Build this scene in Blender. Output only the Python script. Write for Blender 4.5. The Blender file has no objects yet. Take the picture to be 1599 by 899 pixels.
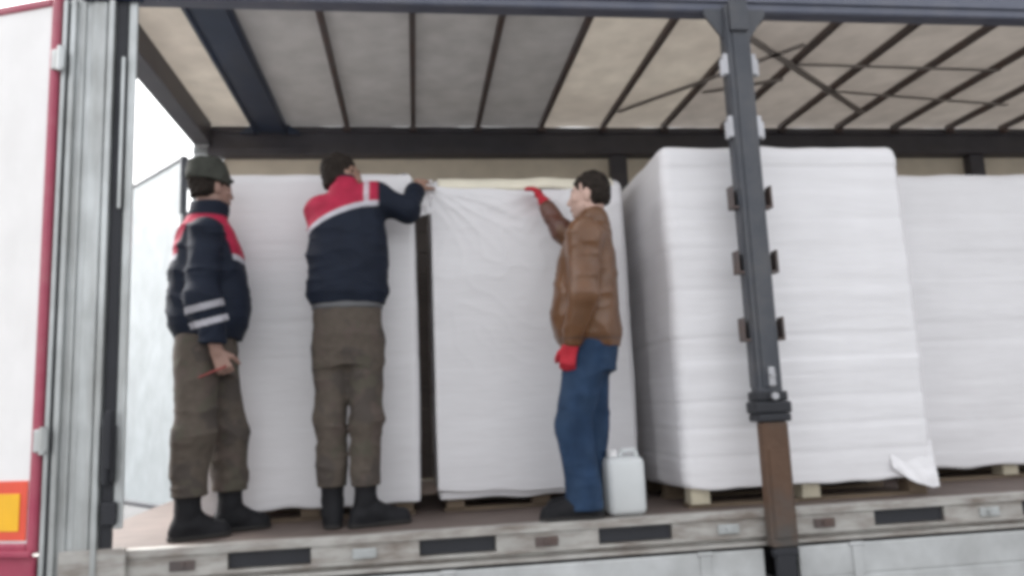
import bpy, bmesh, math, random
import numpy as np
from mathutils import Vector, Matrix, noise as mnoise
random.seed(4); rng = np.random.default_rng(4)
S = bpy.context.scene; C = S.collection

# ------------------------------------------------------------------ camera, sky, sun, exposure
F_PX, PITCH, YAW, ROLL = 1194.44, .1466, .1301, -.0430
fw = Vector((math.sin(YAW)*math.cos(PITCH), math.cos(YAW)*math.cos(PITCH), math.sin(PITCH)))
r0 = Vector((math.cos(YAW), -math.sin(YAW), 0)); u0 = r0.cross(fw)
rt = r0*math.cos(ROLL)+u0*math.sin(ROLL); up = u0*math.cos(ROLL)-r0*math.sin(ROLL)
cam = bpy.data.objects.new('camera', bpy.data.cameras.new('camera')); C.objects.link(cam)
M = Matrix((rt, up, -fw)).transposed().to_4x4(); M.translation = (0, -3.7166, .5839)
cam.matrix_world = M
cam.data.sensor_width = 36; cam.data.lens = 36*F_PX/1599; cam.data.clip_end = 3000
S.camera = cam
SUN_EL, SUN_AZ = math.radians(46), math.radians(-48)      # azimuth clockwise from +Y: hidden behind cloud, beyond the rear end
w = bpy.data.worlds.new('World'); S.world = w; w.use_nodes = True
nt = w.node_tree; bg = nt.nodes['Background']
sky = nt.nodes.new('ShaderNodeTexSky'); sky.sky_type = 'NISHITA'; sky.sun_disc = False
sky.sun_elevation = SUN_EL; sky.sun_rotation = SUN_AZ; sky.air_density = 1.0; sky.dust_density = 4.0
hs = nt.nodes.new('ShaderNodeHueSaturation'); hs.inputs['Saturation'].default_value = .12   # overcast: grey-white cloud light
nt.links.new(sky.outputs[0], hs.inputs['Color']); nt.links.new(hs.outputs[0], bg.inputs['Color'])
bg.inputs['Strength'].default_value = .15
sd = bpy.data.lights.new('sun', 'SUN'); sd.energy = .6; sd.angle = math.radians(70); sd.color = (1, .97, .93)
sun = bpy.data.objects.new('sun', sd); C.objects.link(sun)
sdir = Vector((math.sin(SUN_AZ)*math.cos(SUN_EL), math.cos(SUN_AZ)*math.cos(SUN_EL), math.sin(SUN_EL)))
sun.rotation_euler = sdir.to_track_quat('Z', 'Y').to_euler(); sun.location = sdir*30
S.view_settings.view_transform = 'Standard'; S.view_settings.look = 'None'
S.view_settings.exposure = 1.82; S.view_settings.gamma = 1
S.render.engine = 'CYCLES'; S.cycles.use_denoising = True
S.cycles.max_bounces = 8; S.cycles.transmission_bounces = 6; S.cycles.transparent_max_bounces = 8
S.cycles.pixel_filter_type = 'BLACKMAN_HARRIS'; S.cycles.filter_width = 4.5   # soft phone-video sharpness

# ------------------------------------------------------------------ materials
def mat(name, col, rough=.6, metal=0., var=.12, scale=6., bump=0., bscale=60., dirt=None, dirt_amt=.4, dscale=3.,
        dstretch=(1, 1, 1), attr=False, trans=0., spec=.4, bstretch=None):
    m = bpy.data.materials.new(name); m.use_nodes = True; t = m.node_tree; N = t.nodes; L = t.links
    p = N['Principled BSDF']; p.inputs['Roughness'].default_value = rough; p.inputs['Metallic'].default_value = metal
    p.inputs['Specular IOR Level'].default_value = spec
    tc = N.new('ShaderNodeTexCoord')
    if attr:
        a = N.new('ShaderNodeAttribute'); a.attribute_name = 'Col'; base = a.outputs['Color']
    else:
        a = N.new('ShaderNodeRGB'); a.outputs[0].default_value = (*col, 1); base = a.outputs[0]
    n = N.new('ShaderNodeTexNoise'); n.inputs['Scale'].default_value = scale; n.inputs['Detail'].default_value = 5
    L.new(tc.outputs['Object'], n.inputs['Vector'])
    mr = N.new('ShaderNodeMapRange'); mr.inputs[1].default_value = .3; mr.inputs[2].default_value = .7
    mr.inputs[3].default_value = 1-var; mr.inputs[4].default_value = 1+var; L.new(n.outputs['Fac'], mr.inputs[0])
    mx = N.new('ShaderNodeVectorMath'); mx.operation = 'SCALE'; L.new(base, mx.inputs[0]); L.new(mr.outputs[0], mx.inputs['Scale'])
    out = mx.outputs[0]
    if dirt:
        mp = N.new('ShaderNodeMapping'); mp.inputs['Scale'].default_value = dstretch; L.new(tc.outputs['Object'], mp.inputs['Vector'])
        d = N.new('ShaderNodeTexNoise'); d.inputs['Scale'].default_value = dscale; d.inputs['Detail'].default_value = 7
        d.inputs['Roughness'].default_value = .65; L.new(mp.outputs[0], d.inputs['Vector'])
        dr = N.new('ShaderNodeMapRange'); dr.inputs[1].default_value = .42; dr.inputs[2].default_value = .68
        dr.inputs[3].default_value = 0; dr.inputs[4].default_value = dirt_amt; L.new(d.outputs['Fac'], dr.inputs[0])
        mm = N.new('ShaderNodeMix'); mm.data_type = 'RGBA'; L.new(dr.outputs[0], mm.inputs[0]); L.new(out, mm.inputs[6])
        mm.inputs[7].default_value = (*dirt, 1); out = mm.outputs[2]
    L.new(out, p.inputs['Base Color'])
    if bump:
        b = N.new('ShaderNodeTexNoise'); b.inputs['Scale'].default_value = bscale; b.inputs['Detail'].default_value = 3
        if bstretch:
            bm_ = N.new('ShaderNodeMapping'); bm_.inputs['Scale'].default_value = bstretch; bm_.inputs['Rotation'].default_value = (0, .06, 0); L.new(tc.outputs['Object'], bm_.inputs[0]); L.new(bm_.outputs[0], b.inputs['Vector']); b.inputs['Detail'].default_value = 6
        else: L.new(tc.outputs['Object'], b.inputs['Vector'])
        bp = N.new('ShaderNodeBump'); bp.inputs['Strength'].default_value = bump; bp.inputs['Distance'].default_value = .01
        L.new(b.outputs['Fac'], bp.inputs['Height']); L.new(bp.outputs[0], p.inputs['Normal'])
    if trans:
        tl = N.new('ShaderNodeBsdfTranslucent'); L.new(out, tl.inputs['Color'])
        ms = N.new('ShaderNodeMixShader'); ms.inputs[0].default_value = trans
        L.new(p.outputs[0], ms.inputs[1]); L.new(tl.outputs[0], ms.inputs[2]); L.new(ms.outputs[0], N['Material Output'].inputs[0])
    return m

GR = (.16, .15, .13)
M_ = dict(
    white_paint=mat('white_paint', (.80, .785, .78), .35, var=.03, dirt=(.62, .60, .58), dirt_amt=.3, dstretch=(1, 1, .3)),
    red_paint=mat('red_paint', (.36, .05, .095), .4, dirt=(.3, .16, .16), dirt_amt=.4),
    yellow=mat('yellow_sheet', (.85, .46, .02), .4, var=.06),
    orange_red=mat('orange_sheet', (.72, .09, .05), .4, var=.06),
    alu=mat('aluminium', (.50, .52, .52), .42, .55, dirt=GR, dirt_amt=.45, dstretch=(3, 3, .4), dscale=4),
    alu_rail=mat('dirty_rail', (.42, .405, .38), .6, .15, dirt=(.16, .125, .10), dirt_amt=.85, dstretch=(.7, 3, 3), dscale=5),
    alu_board=mat('side_board', (.52, .53, .53), .5, .2, dirt=(.3, .3, .29), dirt_amt=.45, dstretch=(1.2, 2, 1), dscale=3),
    rubber=mat('rubber', (.022, .023, .028), .6),
    slate=mat('slate_paint', (.058, .063, .076), .42, .1, dirt=(.12, .11, .1), dirt_amt=.35, dscale=6),
    blue_dark=mat('dark_blue_paint', (.028, .042, .075), .45, dirt=(.06, .06, .06), dirt_amt=.4),
    rail_dark=mat('dark_rail', (.066, .063, .072), .5, .1, dirt=(.09, .08, .075), dirt_amt=.5, dstretch=(.6, 2, 2)),
    bow=mat('bow_steel', (.105, .088, .085), .6, .2, dirt=(.14, .07, .045), dirt_amt=.4, dscale=8),
    rust=mat('rusty_box', (.105, .06, .038), .75, .0, dirt=(.08, .075, .07), dirt_amt=.9, dscale=3.2, bump=.5, bscale=30),
    zinc=mat('zinc', (.42, .42, .44), .45, .5),
    tarp=mat('roof_tarp_pale', (.56, .505, .43), .6, dirt=(.36, .31, .27), dirt_amt=.5, dscale=1.2, trans=.14),
    tarp_dull=mat('roof_tarp_dull', (.50, .45, .40), .6, dirt=(.34, .30, .27), dirt_amt=.6, dscale=1.4, trans=.125),
    tarp_grey=mat('roof_tarp_grey', (.42, .405, .395), .65, dirt=(.36, .34, .31), dirt_amt=.3, dscale=.8, trans=.06),
    curtain=mat('far_curtain', (.52, .46, .37), .6, dirt=(.4, .34, .26), dirt_amt=.4, trans=.05, dscale=1.5),
    ply=mat('floor_ply', (.15, .115, .10), .7, dirt=(.09, .07, .06), dirt_amt=.6, dstretch=(.6, 4, 1), dscale=5, bump=.15),
    wood=mat('pallet_wood', (.17, .125, .085), .75, dirt=(.08, .06, .045), dirt_amt=.6, dstretch=(1, 6, 6), dscale=4, bump=.25),
    wood_pale=mat('pallet_wood_pale', (.52, .47, .36), .75, var=.25, bump=.2),
    film=mat('white_wrap', (.80, .785, .80), .34, var=.03, scale=3, bump=.35, bscale=1., bstretch=(3.5, 3.5, 24), dirt=(.70, .68, .69), dirt_amt=.35, dstretch=(.5, .5, 3), dscale=3, trans=.06),
    film_tan=mat('carton_top', (.78, .73, .60), .6, var=.08),
    canister=mat('canister_plastic', (.80, .82, .82), .35, var=.03, trans=.3),
    asphalt=mat('asphalt', (.14, .14, .14), .85, var=.2, scale=1.2, bump=.4, bscale=180, dirt=(.09, .09, .09), dirt_amt=.5, dscale=.6),
    rail_glare=mat('slate_rail_glare', (.11, .12, .16), .42, .1, dirt=(.14, .13, .13), dirt_amt=.35, dscale=6),  # slate paint lightened: glare on the near roof rail put into its colour
    shade_board=mat('shade_board', (.06, .05, .045), .8, dirt=(.035, .03, .03), dstretch=(.4, 4, 4)),  # interior shade behind the loads put into the board colour
    strap=mat('strap', (.32, .29, .265), .8), pale_blue=mat('pale_door', (.36, .395, .41), .5, dirt=(.28, .30, .31), dirt_amt=.4, dstretch=(2, 2, .5)),
    tyre=mat('tyre', (.02, .02, .02), .8, bump=.2), rim=mat('rim', (.4, .4, .41), .5, .6, dirt=GR),
    skin=mat('skin', (.5, .3, .22), .5, var=.06, scale=25, attr=True, bump=.05, bscale=200),
    cloth=mat('jacket_cloth', (.1, .1, .1), .75, var=.14, scale=14, attr=True, bump=.12, bscale=140, spec=.25),
    leather=mat('brown_leather', (.1, .1, .1), .36, var=.2, scale=7, attr=True, bump=.1, bscale=60, spec=.5),
    denim=mat('denim', (.019, .040, .083), .85, var=.28, scale=9, bump=.15, bscale=220, dirt=(.045, .075, .125), dirt_amt=.55, dscale=5, dstretch=(1, 1, .6), spec=.2),
    boot=mat('boot_leather', (.012, .012, .014), .7, var=.3, spec=.2, bump=.15),
    sole=mat('boot_sole', (.02, .018, .017), .8),
    hair=mat('dark_hair', (.022, .017, .014), .8, var=.4, scale=40, spec=.15, bump=.3, bscale=160),
    cap=mat('olive_cap', (.05, .052, .044), .85, var=.2, scale=18, bump=.2, bscale=150, spec=.2),
    glove=mat('red_glove', (.44, .025, .04), .7, var=.15, scale=20, bump=.2, bscale=120, spec=.25),
    belt=mat('belt', (.10, .10, .105), .6),
    stick=mat('red_stick', (.24, .05, .045), .6),
)
def camo_mat():
    m = mat('camo_trousers', (.088, .072, .059), .85, var=.12, scale=30, bump=.15, bscale=180, spec=.2)
    t = m.node_tree; N = t.nodes; L = t.links; p = N['Principled BSDF']
    base = p.inputs['Base Color'].links[0].from_socket; tc = [n for n in N if n.type == 'TEX_COORD'][0]
    for sc, col, lo in ((6, (.068, .057, .050), .50), (9, (.092, .072, .062), .55), (12, (.082, .073, .057), .58)):
        n = N.new('ShaderNodeTexNoise'); n.inputs['Scale'].default_value = sc; n.inputs['Detail'].default_value = 3
        mp = N.new('ShaderNodeMapping'); mp.inputs['Location'].default_value = (sc, sc*3, 1); L.new(tc.outputs['Object'], mp.inputs[0]); L.new(mp.outputs[0], n.inputs['Vector'])
        r = N.new('ShaderNodeMapRange'); r.inputs[1].default_value = lo; r.inputs[2].default_value = lo+.05; L.new(n.outputs['Fac'], r.inputs[0])
        mm = N.new('ShaderNodeMix'); mm.data_type = 'RGBA'; L.new(r.outputs[0], mm.inputs[0]); L.new(base, mm.inputs[6]); mm.inputs[7].default_value = (*col, 1); base = mm.outputs[2]
    L.new(base, p.inputs['Base Color']); return m
M_['camo'] = camo_mat()

# ------------------------------------------------------------------ mesh helpers
def link(name, me, m=None, parent=None, smooth=False):
    o = bpy.data.objects.new(name, me); C.objects.link(o)
    if m and not me.materials: me.materials.append(M_[m] if isinstance(m, str) else m)
    if smooth: me.polygons.foreach_set('use_smooth', [True]*len(me.polygons))
    if parent: o.parent = parent
    return o
def obj(name, bm, m, parent=None, smooth=False):
    me = bpy.data.meshes.new(name); bmesh.ops.recalc_face_normals(bm, faces=bm.faces); bm.to_mesh(me); bm.free()
    return link(name, me, m, parent, smooth)
def empty(name, loc, label, cat, group=None):
    o = bpy.data.objects.new(name, None); C.objects.link(o); o.location = loc; o.empty_display_size = .2
    tag(o, label, cat, group); return o
def tag(o, label, cat, group=None):
    o['label'] = label; o['category'] = cat
    if group: o['group'] = group
    return o
def bx(bm, x0, x1, y0, y1, z0, z1, bev=0.):
    r = bmesh.ops.create_cube(bm, size=1)
    bmesh.ops.scale(bm, vec=(x1-x0, y1-y0, z1-z0), verts=r['verts'])
    bmesh.ops.translate(bm, vec=((x0+x1)/2, (y0+y1)/2, (z0+z1)/2), verts=r['verts'])
    if bev: bmesh.ops.bevel(bm, geom=list({e for v in r['verts'] for e in v.link_edges}), offset=bev, segments=2, affect='EDGES', profile=.5)
    return bm
def box(name, x0, x1, y0, y1, z0, z1, m, parent=None, bev=.004):
    return obj(name, bx(bmesh.new(), x0, x1, y0, y1, z0, z1, bev), m, parent)
def bar(bm, a, b, r, seg=10, r2=None):
    a, b = Vector(a), Vector(b); d = b-a
    q = bmesh.ops.create_cone(bm, cap_ends=True, segments=seg, radius1=r, radius2=r if r2 is None else r2, depth=d.length)
    bmesh.ops.transform(bm, matrix=Matrix.Translation((a+b)/2) @ d.to_track_quat('Z', 'Y').to_matrix().to_4x4(), verts=q['verts'])
    return bm
def beam(bm, a, b, wx, wz):
    """rectangular bar a-b, wx wide horizontally, wz high"""
    a, b = Vector(a), Vector(b); d = (b-a).normalized(); s = d.cross(Vector((0, 0, 1))).normalized(); t = s.cross(d)
    v = [bm.verts.new(p+s*i*wx/2+t*j*wz/2) for p in (a, b) for i, j in ((-1, -1), (1, -1), (1, 1), (-1, 1))]
    for f in ((0, 1, 2, 3), (4, 5, 6, 7), (0, 1, 5, 4), (1, 2, 6, 5), (2, 3, 7, 6), (3, 0, 4, 7)): bm.faces.new([v[i] for i in f])
    return bm

# ------------------------------------------------------------------ ground
GZ = -1.22
g = bmesh.new()
n = 40; ext = 600
vs = [[g.verts.new((math.copysign(abs(i/n*2-1)**3, i/n*2-1)*ext, math.copysign(abs(j/n*2-1)**3, j/n*2-1)*ext, GZ)) for j in range(n+1)] for i in range(n+1)]
for i in range(n):
    for j in range(n): g.faces.new((vs[i][j], vs[i+1][j], vs[i+1][j+1], vs[i][j+1]))
o = obj('road', g, 'asphalt'); o['kind'] = 'structure'

# ------------------------------------------------------------------ trailer
XR, XF, W, H = -1.70, 11.9, 2.48, 2.612
T = empty('semi_trailer', (0, 0, GZ), 'long curtain-sided trailer with its near side open and rear doors swung out', 'trailer')
def tp(o):                       # world-built part -> child of the trailer empty standing on the road
    o.parent = T; o.matrix_parent_inverse = Matrix.Translation((0, 0, -GZ)); return o
def tbox(name, *a, **k): return tp(box(name, *a, **k))

tbox('floor', XR, XF, .062, W-.06, -.05, 0, 'ply', bev=0)
# near side rail: lips, web pieces between slots, recessed slot pockets
slots = [(-.857, -.49), (0, .36), (.853, 1.218), (2.27, 2.654), (3.09, 3.46), (3.95, 4.32), (4.8, 5.17), (5.65, 6.02)]
b = bmesh.new()
bx(b, XR, XF, -.012, .06, -.034, .004, .004); bx(b, XR, XF, -.006, .05, -.125, -.110, .002); bx(b, XR, XF, -.012, .05, -.165, -.146, .003)
bx(b, XR, XF, .030, .06, -.146, -.0345)
px = XR
for s0, s1 in slots+[(XF, XF)]:
    bx(b, px, s0, 0, .0295, -.1095, -.0345); px = s1
rail = tp(obj('side_rail', b, 'alu_rail'))
for s0, s1 in slots:
    p = obj('lashing_slot', bx(bmesh.new(), s0+.004, s1-.004, .016, .0292, -.106, -.038, .003), 'rubber'); p.parent = rail
for i, x in enumerate([-1.05, -.25, .6, 1.5, 2.0, 2.9, 3.7]):
    b = bmesh.new(); bx(b, x-.055, x+.055, -.010, -.001, -.10, -.055, .004); bar(b, (x, -.018, -.075), (x, -.001, -.075), .014)
    h = obj('rope_hook', b, 'alu' if i % 2 else 'bow'); h.parent = rail
# far side rail
tbox('side_rail', XR, XF, W-.059, W+.01, -.16, .004, 'alu_rail')
# drop side boards hanging below the near rail
for x0, x1 in ((XR+.3, 1.66), (1.84, 4.98), (5.2, 8.3), (8.5, 11.7)):
    b = bmesh.new(); nb = 4; hz = .15
    for i in range(nb):
        z1 = -.178-i*hz; bx(b, x0, x1, -.030, -.004, z1-hz+.006, z1, .005); bx(b, x0, x1, -.024, -.008, z1-hz-.002, z1-hz+.008)
    d = tp(obj('drop_side_board', b, 'alu_board'))
    for k in range(3):
        x = x0+.3+(x1-x0-.6)*k/2
        b = bmesh.new(); bx(b, x-.025, x+.025, -.040, -.031, -.34, -.19, .003); bar(b, (x-.035, -.032, -.182), (x+.035, -.032, -.182), .011)
        obj('hinge', b, 'alu_board').parent = d
# chassis, wheels, landing legs
for y in (.75, 1.7): tbox('chassis_beam', XR+.2, XF-.4, y-.07, y+.07, -.45, -.052, 'rail_dark')
for i in range(14):
    tbox('cross_member', XR+.3+i, XR+.36+i, .09, W-.09, -.16, -.054, 'rail_dark')
tbox('rear_bumper', XR-.05, XR+.06, .08, W-.08, -.72, -.58, 'white_paint')
wm = None
for x in (1.0, 2.31, 3.62):
    tbox('axle', x-.06, x+.06, .2, W-.2, GZ+.44, GZ+.56, 'rail_dark')
    for y in (.21, W-.21):
        b = bmesh.new(); q = bmesh.ops.create_cone(b, cap_ends=True, segments=40, radius1=.5, radius2=.5, depth=.36)
        bmesh.ops.bevel(b, geom=[e for e in b.edges if len(e.link_faces) == 2 and e.calc_face_angle() > 1], offset=.05, segments=4, affect='EDGES')
        bmesh.ops.rotate(b, cent=(0, 0, 0), matrix=Matrix.Rotation(math.pi/2, 3, 'X'), verts=b.verts); bmesh.ops.translate(b, vec=(x, y, GZ+.5), verts=b.verts)
        t = tp(obj('wheel', b, 'tyre', smooth=False))
        s = -1 if y < 1 else 1; b = bmesh.new(); bar(b, (x, y+s*.15, GZ+.5), (x, y+s*.19, GZ+.5), .28, 30, .25 if s > 0 else .25); bar(b, (x, y+s*.1, GZ+.5), (x, y+s*.24, GZ+.5), .11, 20)
        obj('rim', b, 'rim').parent = t
for y in (.6, 1.85): tbox('landing_leg', 9.0, 9.14, y-.07, y+.07, GZ, -.2, 'rail_dark')
# roof rails
b = bmesh.new(); bx(b, XR, XF, -.03, .05, H, H+.22, .012); bx(b, XR, XF, -.045, -.031, H+.05, H+.075); bx(b, XR, XF, .051, .08, H+.01, H+.05)
tp(obj('roof_rail', b, 'rail_glare'))
b = bmesh.new(); bx(b, XR, XF, W-.09, W+.02, H, H+.25, .012); bx(b, XR, XF, W-.12, W-.091, H+.005, H+.06); bx(b, XR, XF, W-.105, W-.091, H+.19, H+.22)
tp(obj('roof_rail', b, 'rail_dark'))
# roof: bows, panels, wide carriage
RZ = 2.885
bows = [-.5+.533*i for i in range(23)]
edges_x = [XR-.01, -1.10]+bows+[XF-.05]
for i, x in enumerate(bows):
    b = bmesh.new()
    bx(b, x-.019, x+.019, .052, W-.092, RZ-.052, RZ-.004, .006); bx(b, x-.03, x+.03, .052, .13, RZ-.085, RZ-.053, .004); bx(b, x-.03, x+.03, W-.17, W-.125, RZ-.085, RZ-.053, .004)
    tp(obj('roof_bow', b, 'bow'))
b = bmesh.new(); bx(b, -1.235, -.965, .052, W-.125, RZ-.10, RZ-.03, .02); bx(b, -1.215, -1.195, .052, W-.13, RZ-.115, RZ-.101); bx(b, -1.005, -.985, .052, W-.13, RZ-.115, RZ-.101)
for x in (-1.235, -.965):      # gusset at the far rail
    s = 1 if x > -1.1 else -1
    v = [b.verts.new(p) for y in (W-.16, W-.13) for p in ((x, y, RZ-.11), (x+s*.10, y, RZ-.11), (x, y, RZ-.03))]
    b.faces.new(v[:3]); b.faces.new(v[3:])
    for i in range(3): b.faces.new((v[i], v[(i+1) % 3], v[3+(i+1) % 3], v[3+i]))
tp(obj('roof_carriage', b, 'blue_dark'))
for i in range(len(edges_x)-1):
    x0, x1 = edges_x[i], edges_x[i+1]; grey = 1 <= i <= 4
    b = bmesh.new(); nx, ny = 8, 24; vv = []
    for a in range(nx+1):
        for c in range(ny+1):
            x = x0+(x1-x0)*a/nx; y = .0+(W-.0)*c/ny
            sag = .016*math.sin(math.pi*a/nx)*math.sin(math.pi*c/ny)+.006*mnoise.noise(Vector((x*3, y*3, 1)))*math.sin(math.pi*a/nx)
            vv.append(b.verts.new((x, y, RZ+.006-sag)))
    for a in range(nx):
        for c in range(ny): b.faces.new((vv[a*(ny+1)+c], vv[(a+1)*(ny+1)+c], vv[(a+1)*(ny+1)+c+1], vv[a*(ny+1)+c+1]))
    p = tp(obj('roof_panel', b, 'tarp_grey' if grey else ('tarp' if i < 7 else 'tarp_dull'), smooth=True))
    if grey: p['label'] = 'darker grey roof sheet between the bows'
# scissor bracing below the right-hand bows
for (x0, y0, x1, y1) in ((1.65, 1.95, 2.60, .75), (2.15, .65, 3.75, 1.95), (2.70, 1.05, 4.3, 1.1), (2.2, 1.55, 2.72, 1.3), (3.2, 1.5, 4.9, 1.75)):
    tp(obj('roof_brace', beam(bmesh.new(), (x0, y0, RZ-.062), (x1, y1, RZ-.062), (.055 if x1 < 4 else .035), .006), 'strap'))
# front bulkhead and far curtain
tbox('front_bulkhead', XF-.05, XF, .0, W, -.1, RZ, 'white_paint')
b = bmesh.new(); nx, nz = 220, 4; vv = []
for i in range(nx+1):
    for k in range(nz+1):
        x = XR+.2+(XF-.3-XR)*i/nx; vv.append(b.verts.new((x, W+.028+.008*math.sin(x*11)*(.6+.4*math.sin(x*3.1)), -.12+(H+.28)*k/nz)))
for i in range(nx):
    for k in range(nz): b.faces.new((vv[i*(nz+1)+k], vv[(i+1)*(nz+1)+k], vv[(i+1)*(nz+1)+k+1], vv[i*(nz+1)+k+1]))
tp(obj('side_curtain', b, 'curtain', smooth=True))
for x in (1.76, 5.09, 8.4): tbox('side_pillar', x-.07, x+.07, W-.10, W-.01, .0, H-.002, 'rail_dark')
for z in [.02+.178*k for k in range(12)]:
    for xs in ((XR+.25, 1.68), (1.84, 5.0), (5.18, 8.3)): tbox('shade_lath', xs[0], xs[1], W-.05, W-.02, z, z+.177, 'shade_board')  # laths closed up and darkened, added so the gap between loads looks shaded
# near rear corner pillar: ribbed aluminium profile, rubber strip, inner strip, latch
b = bmesh.new()
bx(b, -1.60, -1.42, -.02, .10, -.165, H+.02, .004); bx(b, -1.4195, -1.40, -.02, .0, -.165, H-.02)
for x0, x1, y in ((-1.60, -1.575, -.045), (-1.552, -1.535, -.032), (-1.505, -1.44, -.03), (-1.425, -1.40, -.05)): bx(b, x0, x1, y, -.0205, -.165, H-.02, .006)
bx(b, -1.632, -1.613, -.05, .02, -.15, H-.03, .005); bx(b, -1.6125, -1.601, -.022, .0, -.15, H-.03)
rp = tp(obj('rear_pillar', b, 'alu'))
obj('rubber_strip', bx(bmesh.new(), -1.6125, -1.6015, -.034, -.0225, -.14, H-.04, .002), 'rubber').parent = rp
obj('rubber_strip', bx(bmesh.new(), -1.3985, -1.345, -.028, .0, -.15, H+.03, .008), 'rubber').parent = rp
obj('seal_strip', bx(bmesh.new(), -1.344, -1.303, -.022, .0, .10, H, .008), 'alu').parent = rp
obj('seal_strip', bx(bmesh.new(), -1.362, -1.3465, -.044, -.029, 1.55, 2.3, .004), 'alu').parent = rp
b = bmesh.new(); bx(b, -1.39, -1.33, -.07, -.029, .30, .56, .012); bx(b, -1.365, -1.335, -.10, -.071, .36, .62, .01); bar(b, (-1.36, -.085, .30), (-1.36, -.085, .60), .016); bx(b, -1.385, -1.32, -.055, -.029, .12, .22, .008)
obj('curtain_latch', b, 'rubber').parent = rp
obj('pillar_cap', bx(bmesh.new(), -1.56, -1.28, -.056, .0, H-.02, H+.16, .01), 'blue_dark').parent = rp
obj('pillar_foot', bx(bmesh.new(), -1.56, -1.28, -.040, -.013, -.16, .02, .01), 'alu_rail').parent = rp
tp(obj('rear_pillar', bx(bmesh.new(), XR, XR+.12, W-.12, W+.03, -.165, H+.26, .01), 'alu'))
tbox('rear_header', XR, XR+.14, .12, W-.12, RZ-.19, RZ-.014, 'rail_dark')
tbox('rear_sill', XR, XR+.1, .1, W-.12, -.16, -.051, 'alu_rail')
# near rear door, swung open: white panel in a red frame
def rear_door(hx, hy, ang, wd, z0, z1, s, frame_m, plate):
    """panel runs from the hinge along ang; local x along, local y out towards the camera (negative)"""
    Mx = Matrix.Translation((hx, hy, 0)) @ Matrix.Rotation(ang, 4, 'Z')
    def fin(o, par=None):
        o.data.transform(Mx)
        if par: o.parent = par
        else: tp(o)
        return o
    d = fin(obj('rear_door', bx(bmesh.new(), .03, wd-.03, -.018, .018, z0+.03, z1-.03), 'white_paint' if plate else 'pale_blue'))
    b = bmesh.new(); fr = .045
    bx(b, 0, fr, -.03, .03, z0, z1, .012); bx(b, wd-fr, wd, -.03, .03, z0, z1, .012)
    bx(b, fr, wd-fr, -.028, .028, z0, z0+fr, .01); bx(b, fr, wd-fr, -.028, .028, z1-fr, z1, .01)
    fin(obj('door_frame', b, frame_m), d)
    for z in ((.5, 2.27) if plate else (.4, 1.2, 2.1)):
        b = bmesh.new(); bx(b, -.05, .02, s*.036-.008, s*.036+.008, z-.05, z+.05, .006); bar(b, (-.03, s*.04, z-.06), (-.03, s*.04, z+.06), .014)
        fin(obj('door_hinge', b, 'alu'), d)
    for x in ((wd*.55, wd*.8) if plate else ()):
        b = bmesh.new(); bar(b, (x, s*.045, z0+.02), (x, s*.045, z1-.02), .014)
        for z in (z0+.2, z0+1.0, z1-.3): bx(b, x-.04, x+.04, s*.03-.012, s*.03+.012, z-.03, z+.03, .004)
        fin(obj('lock_rod', b, 'zinc'), d)
    return d, fin
A1 = math.radians(180-20)
d, fin = rear_door(-1.638, -.03, A1, 1.2, .02, 2.60, 1, 'red_paint', True)
# local +y of a panel turned by 160 deg faces the camera
fin(obj('marking_plate', bx(bmesh.new(), .052, .34, .0185, .024, .075, .33, .003), 'orange_red'), d)
fin(obj('marking_plate', bx(bmesh.new(), .088, .30, .0245, .028, .115, .275, .002), 'yellow'), d)
fin(obj('frame_lip', bx(bmesh.new(), .0, 1.2, .031, .05, .01, .035, .004), 'red_paint'), d)
fin(obj('under_flap', bx(bmesh.new(), .01, 1.19, -.01, .02, -.22, .008, .01), 'red_paint'), d)
d, fin = rear_door(-1.80, 2.52, math.radians(180-51), 1.22, -.14, 2.66, 1, 'slate', False)
# near centre pillar
b = bmesh.new()
bx(b, 1.685, 1.815, -.075, .02, .56, H+.02, .012)
bx(b, 1.712, 1.788, -.083, -.0755, .60, H-.05, .004); bx(b, 1.676, 1.684, -.06, .0, .6, H-.1)
cp = tp(obj('side_pillar', b, 'slate'))
def cpart(n, b, m): o = obj(n, b, m); o.parent = cp; return o
b = bmesh.new()
v = [b.verts.new(p) for y in (-.046, -.031) for p in ((1.58, y, H+.005), (1.92, y, H+.005), (1.92, y, H-.03), (1.82, y, H-.17), (1.68, y, H-.17), (1.58, y, H-.03))]
b.faces.new(v[:6]); b.faces.new(v[6:])
for i in range(6): b.faces.new((v[i], v[(i+1) % 6], v[6+(i+1) % 6], v[6+i]))
bx(b, 1.70, 1.80, -.10, -.084, H-.14, H+.05, .006)
cpart('roof_bracket', b, 'slate')
for z in (2.30, 1.955):
    for x, s in ((1.674, -1), (1.826, 1)):
        b = bmesh.new(); bx(b, x-.016, x+.016, -.062, -.02, z-.06, z+.06, .008); bx(b, x-.010+s*.02, x+.010+s*.02, -.055, -.03, z-.065, z+.03, .006)
        cpart('latch_plate', b, 'zinc')
for z in (1.57, 1.23, .885):
    for s in (-1, 1):
        xx = 1.75+s*.07; e = 1.75+s*.105
        b = bmesh.new(); bx(b, min(xx, e), max(xx, e), -.06, .0, z-.055, z-.042, .003)
        bx(b, e-.006, e+.006, -.062, .0, z-.055, z+.065, .004); bx(b, min(xx, e), max(xx, e), -.008, .0, z-.0415, z+.05, .002)
        cpart('lath_pocket', b, 'bow')
b = bmesh.new(); bx(b, 1.655, 1.845, -.095, .03, .47, .53, .012); bx(b, 1.668, 1.832, -.088, .028, .531, .578, .01); bx(b, 1.665, 1.835, -.10, .028, .43, .469, .01)
cpart('lock_collar', b, 'rubber')
b = bmesh.new(); bx(b, 1.735, 1.772, -.098, -.0835, .60, .70, .01); bar(b, (1.753, -.115, .555), (1.753, -.095, .555), .018); bar(b, (1.753, -.11, .66), (1.753, -.097, .66), .013)
cpart('lock_bolt', b, 'zinc')
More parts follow.
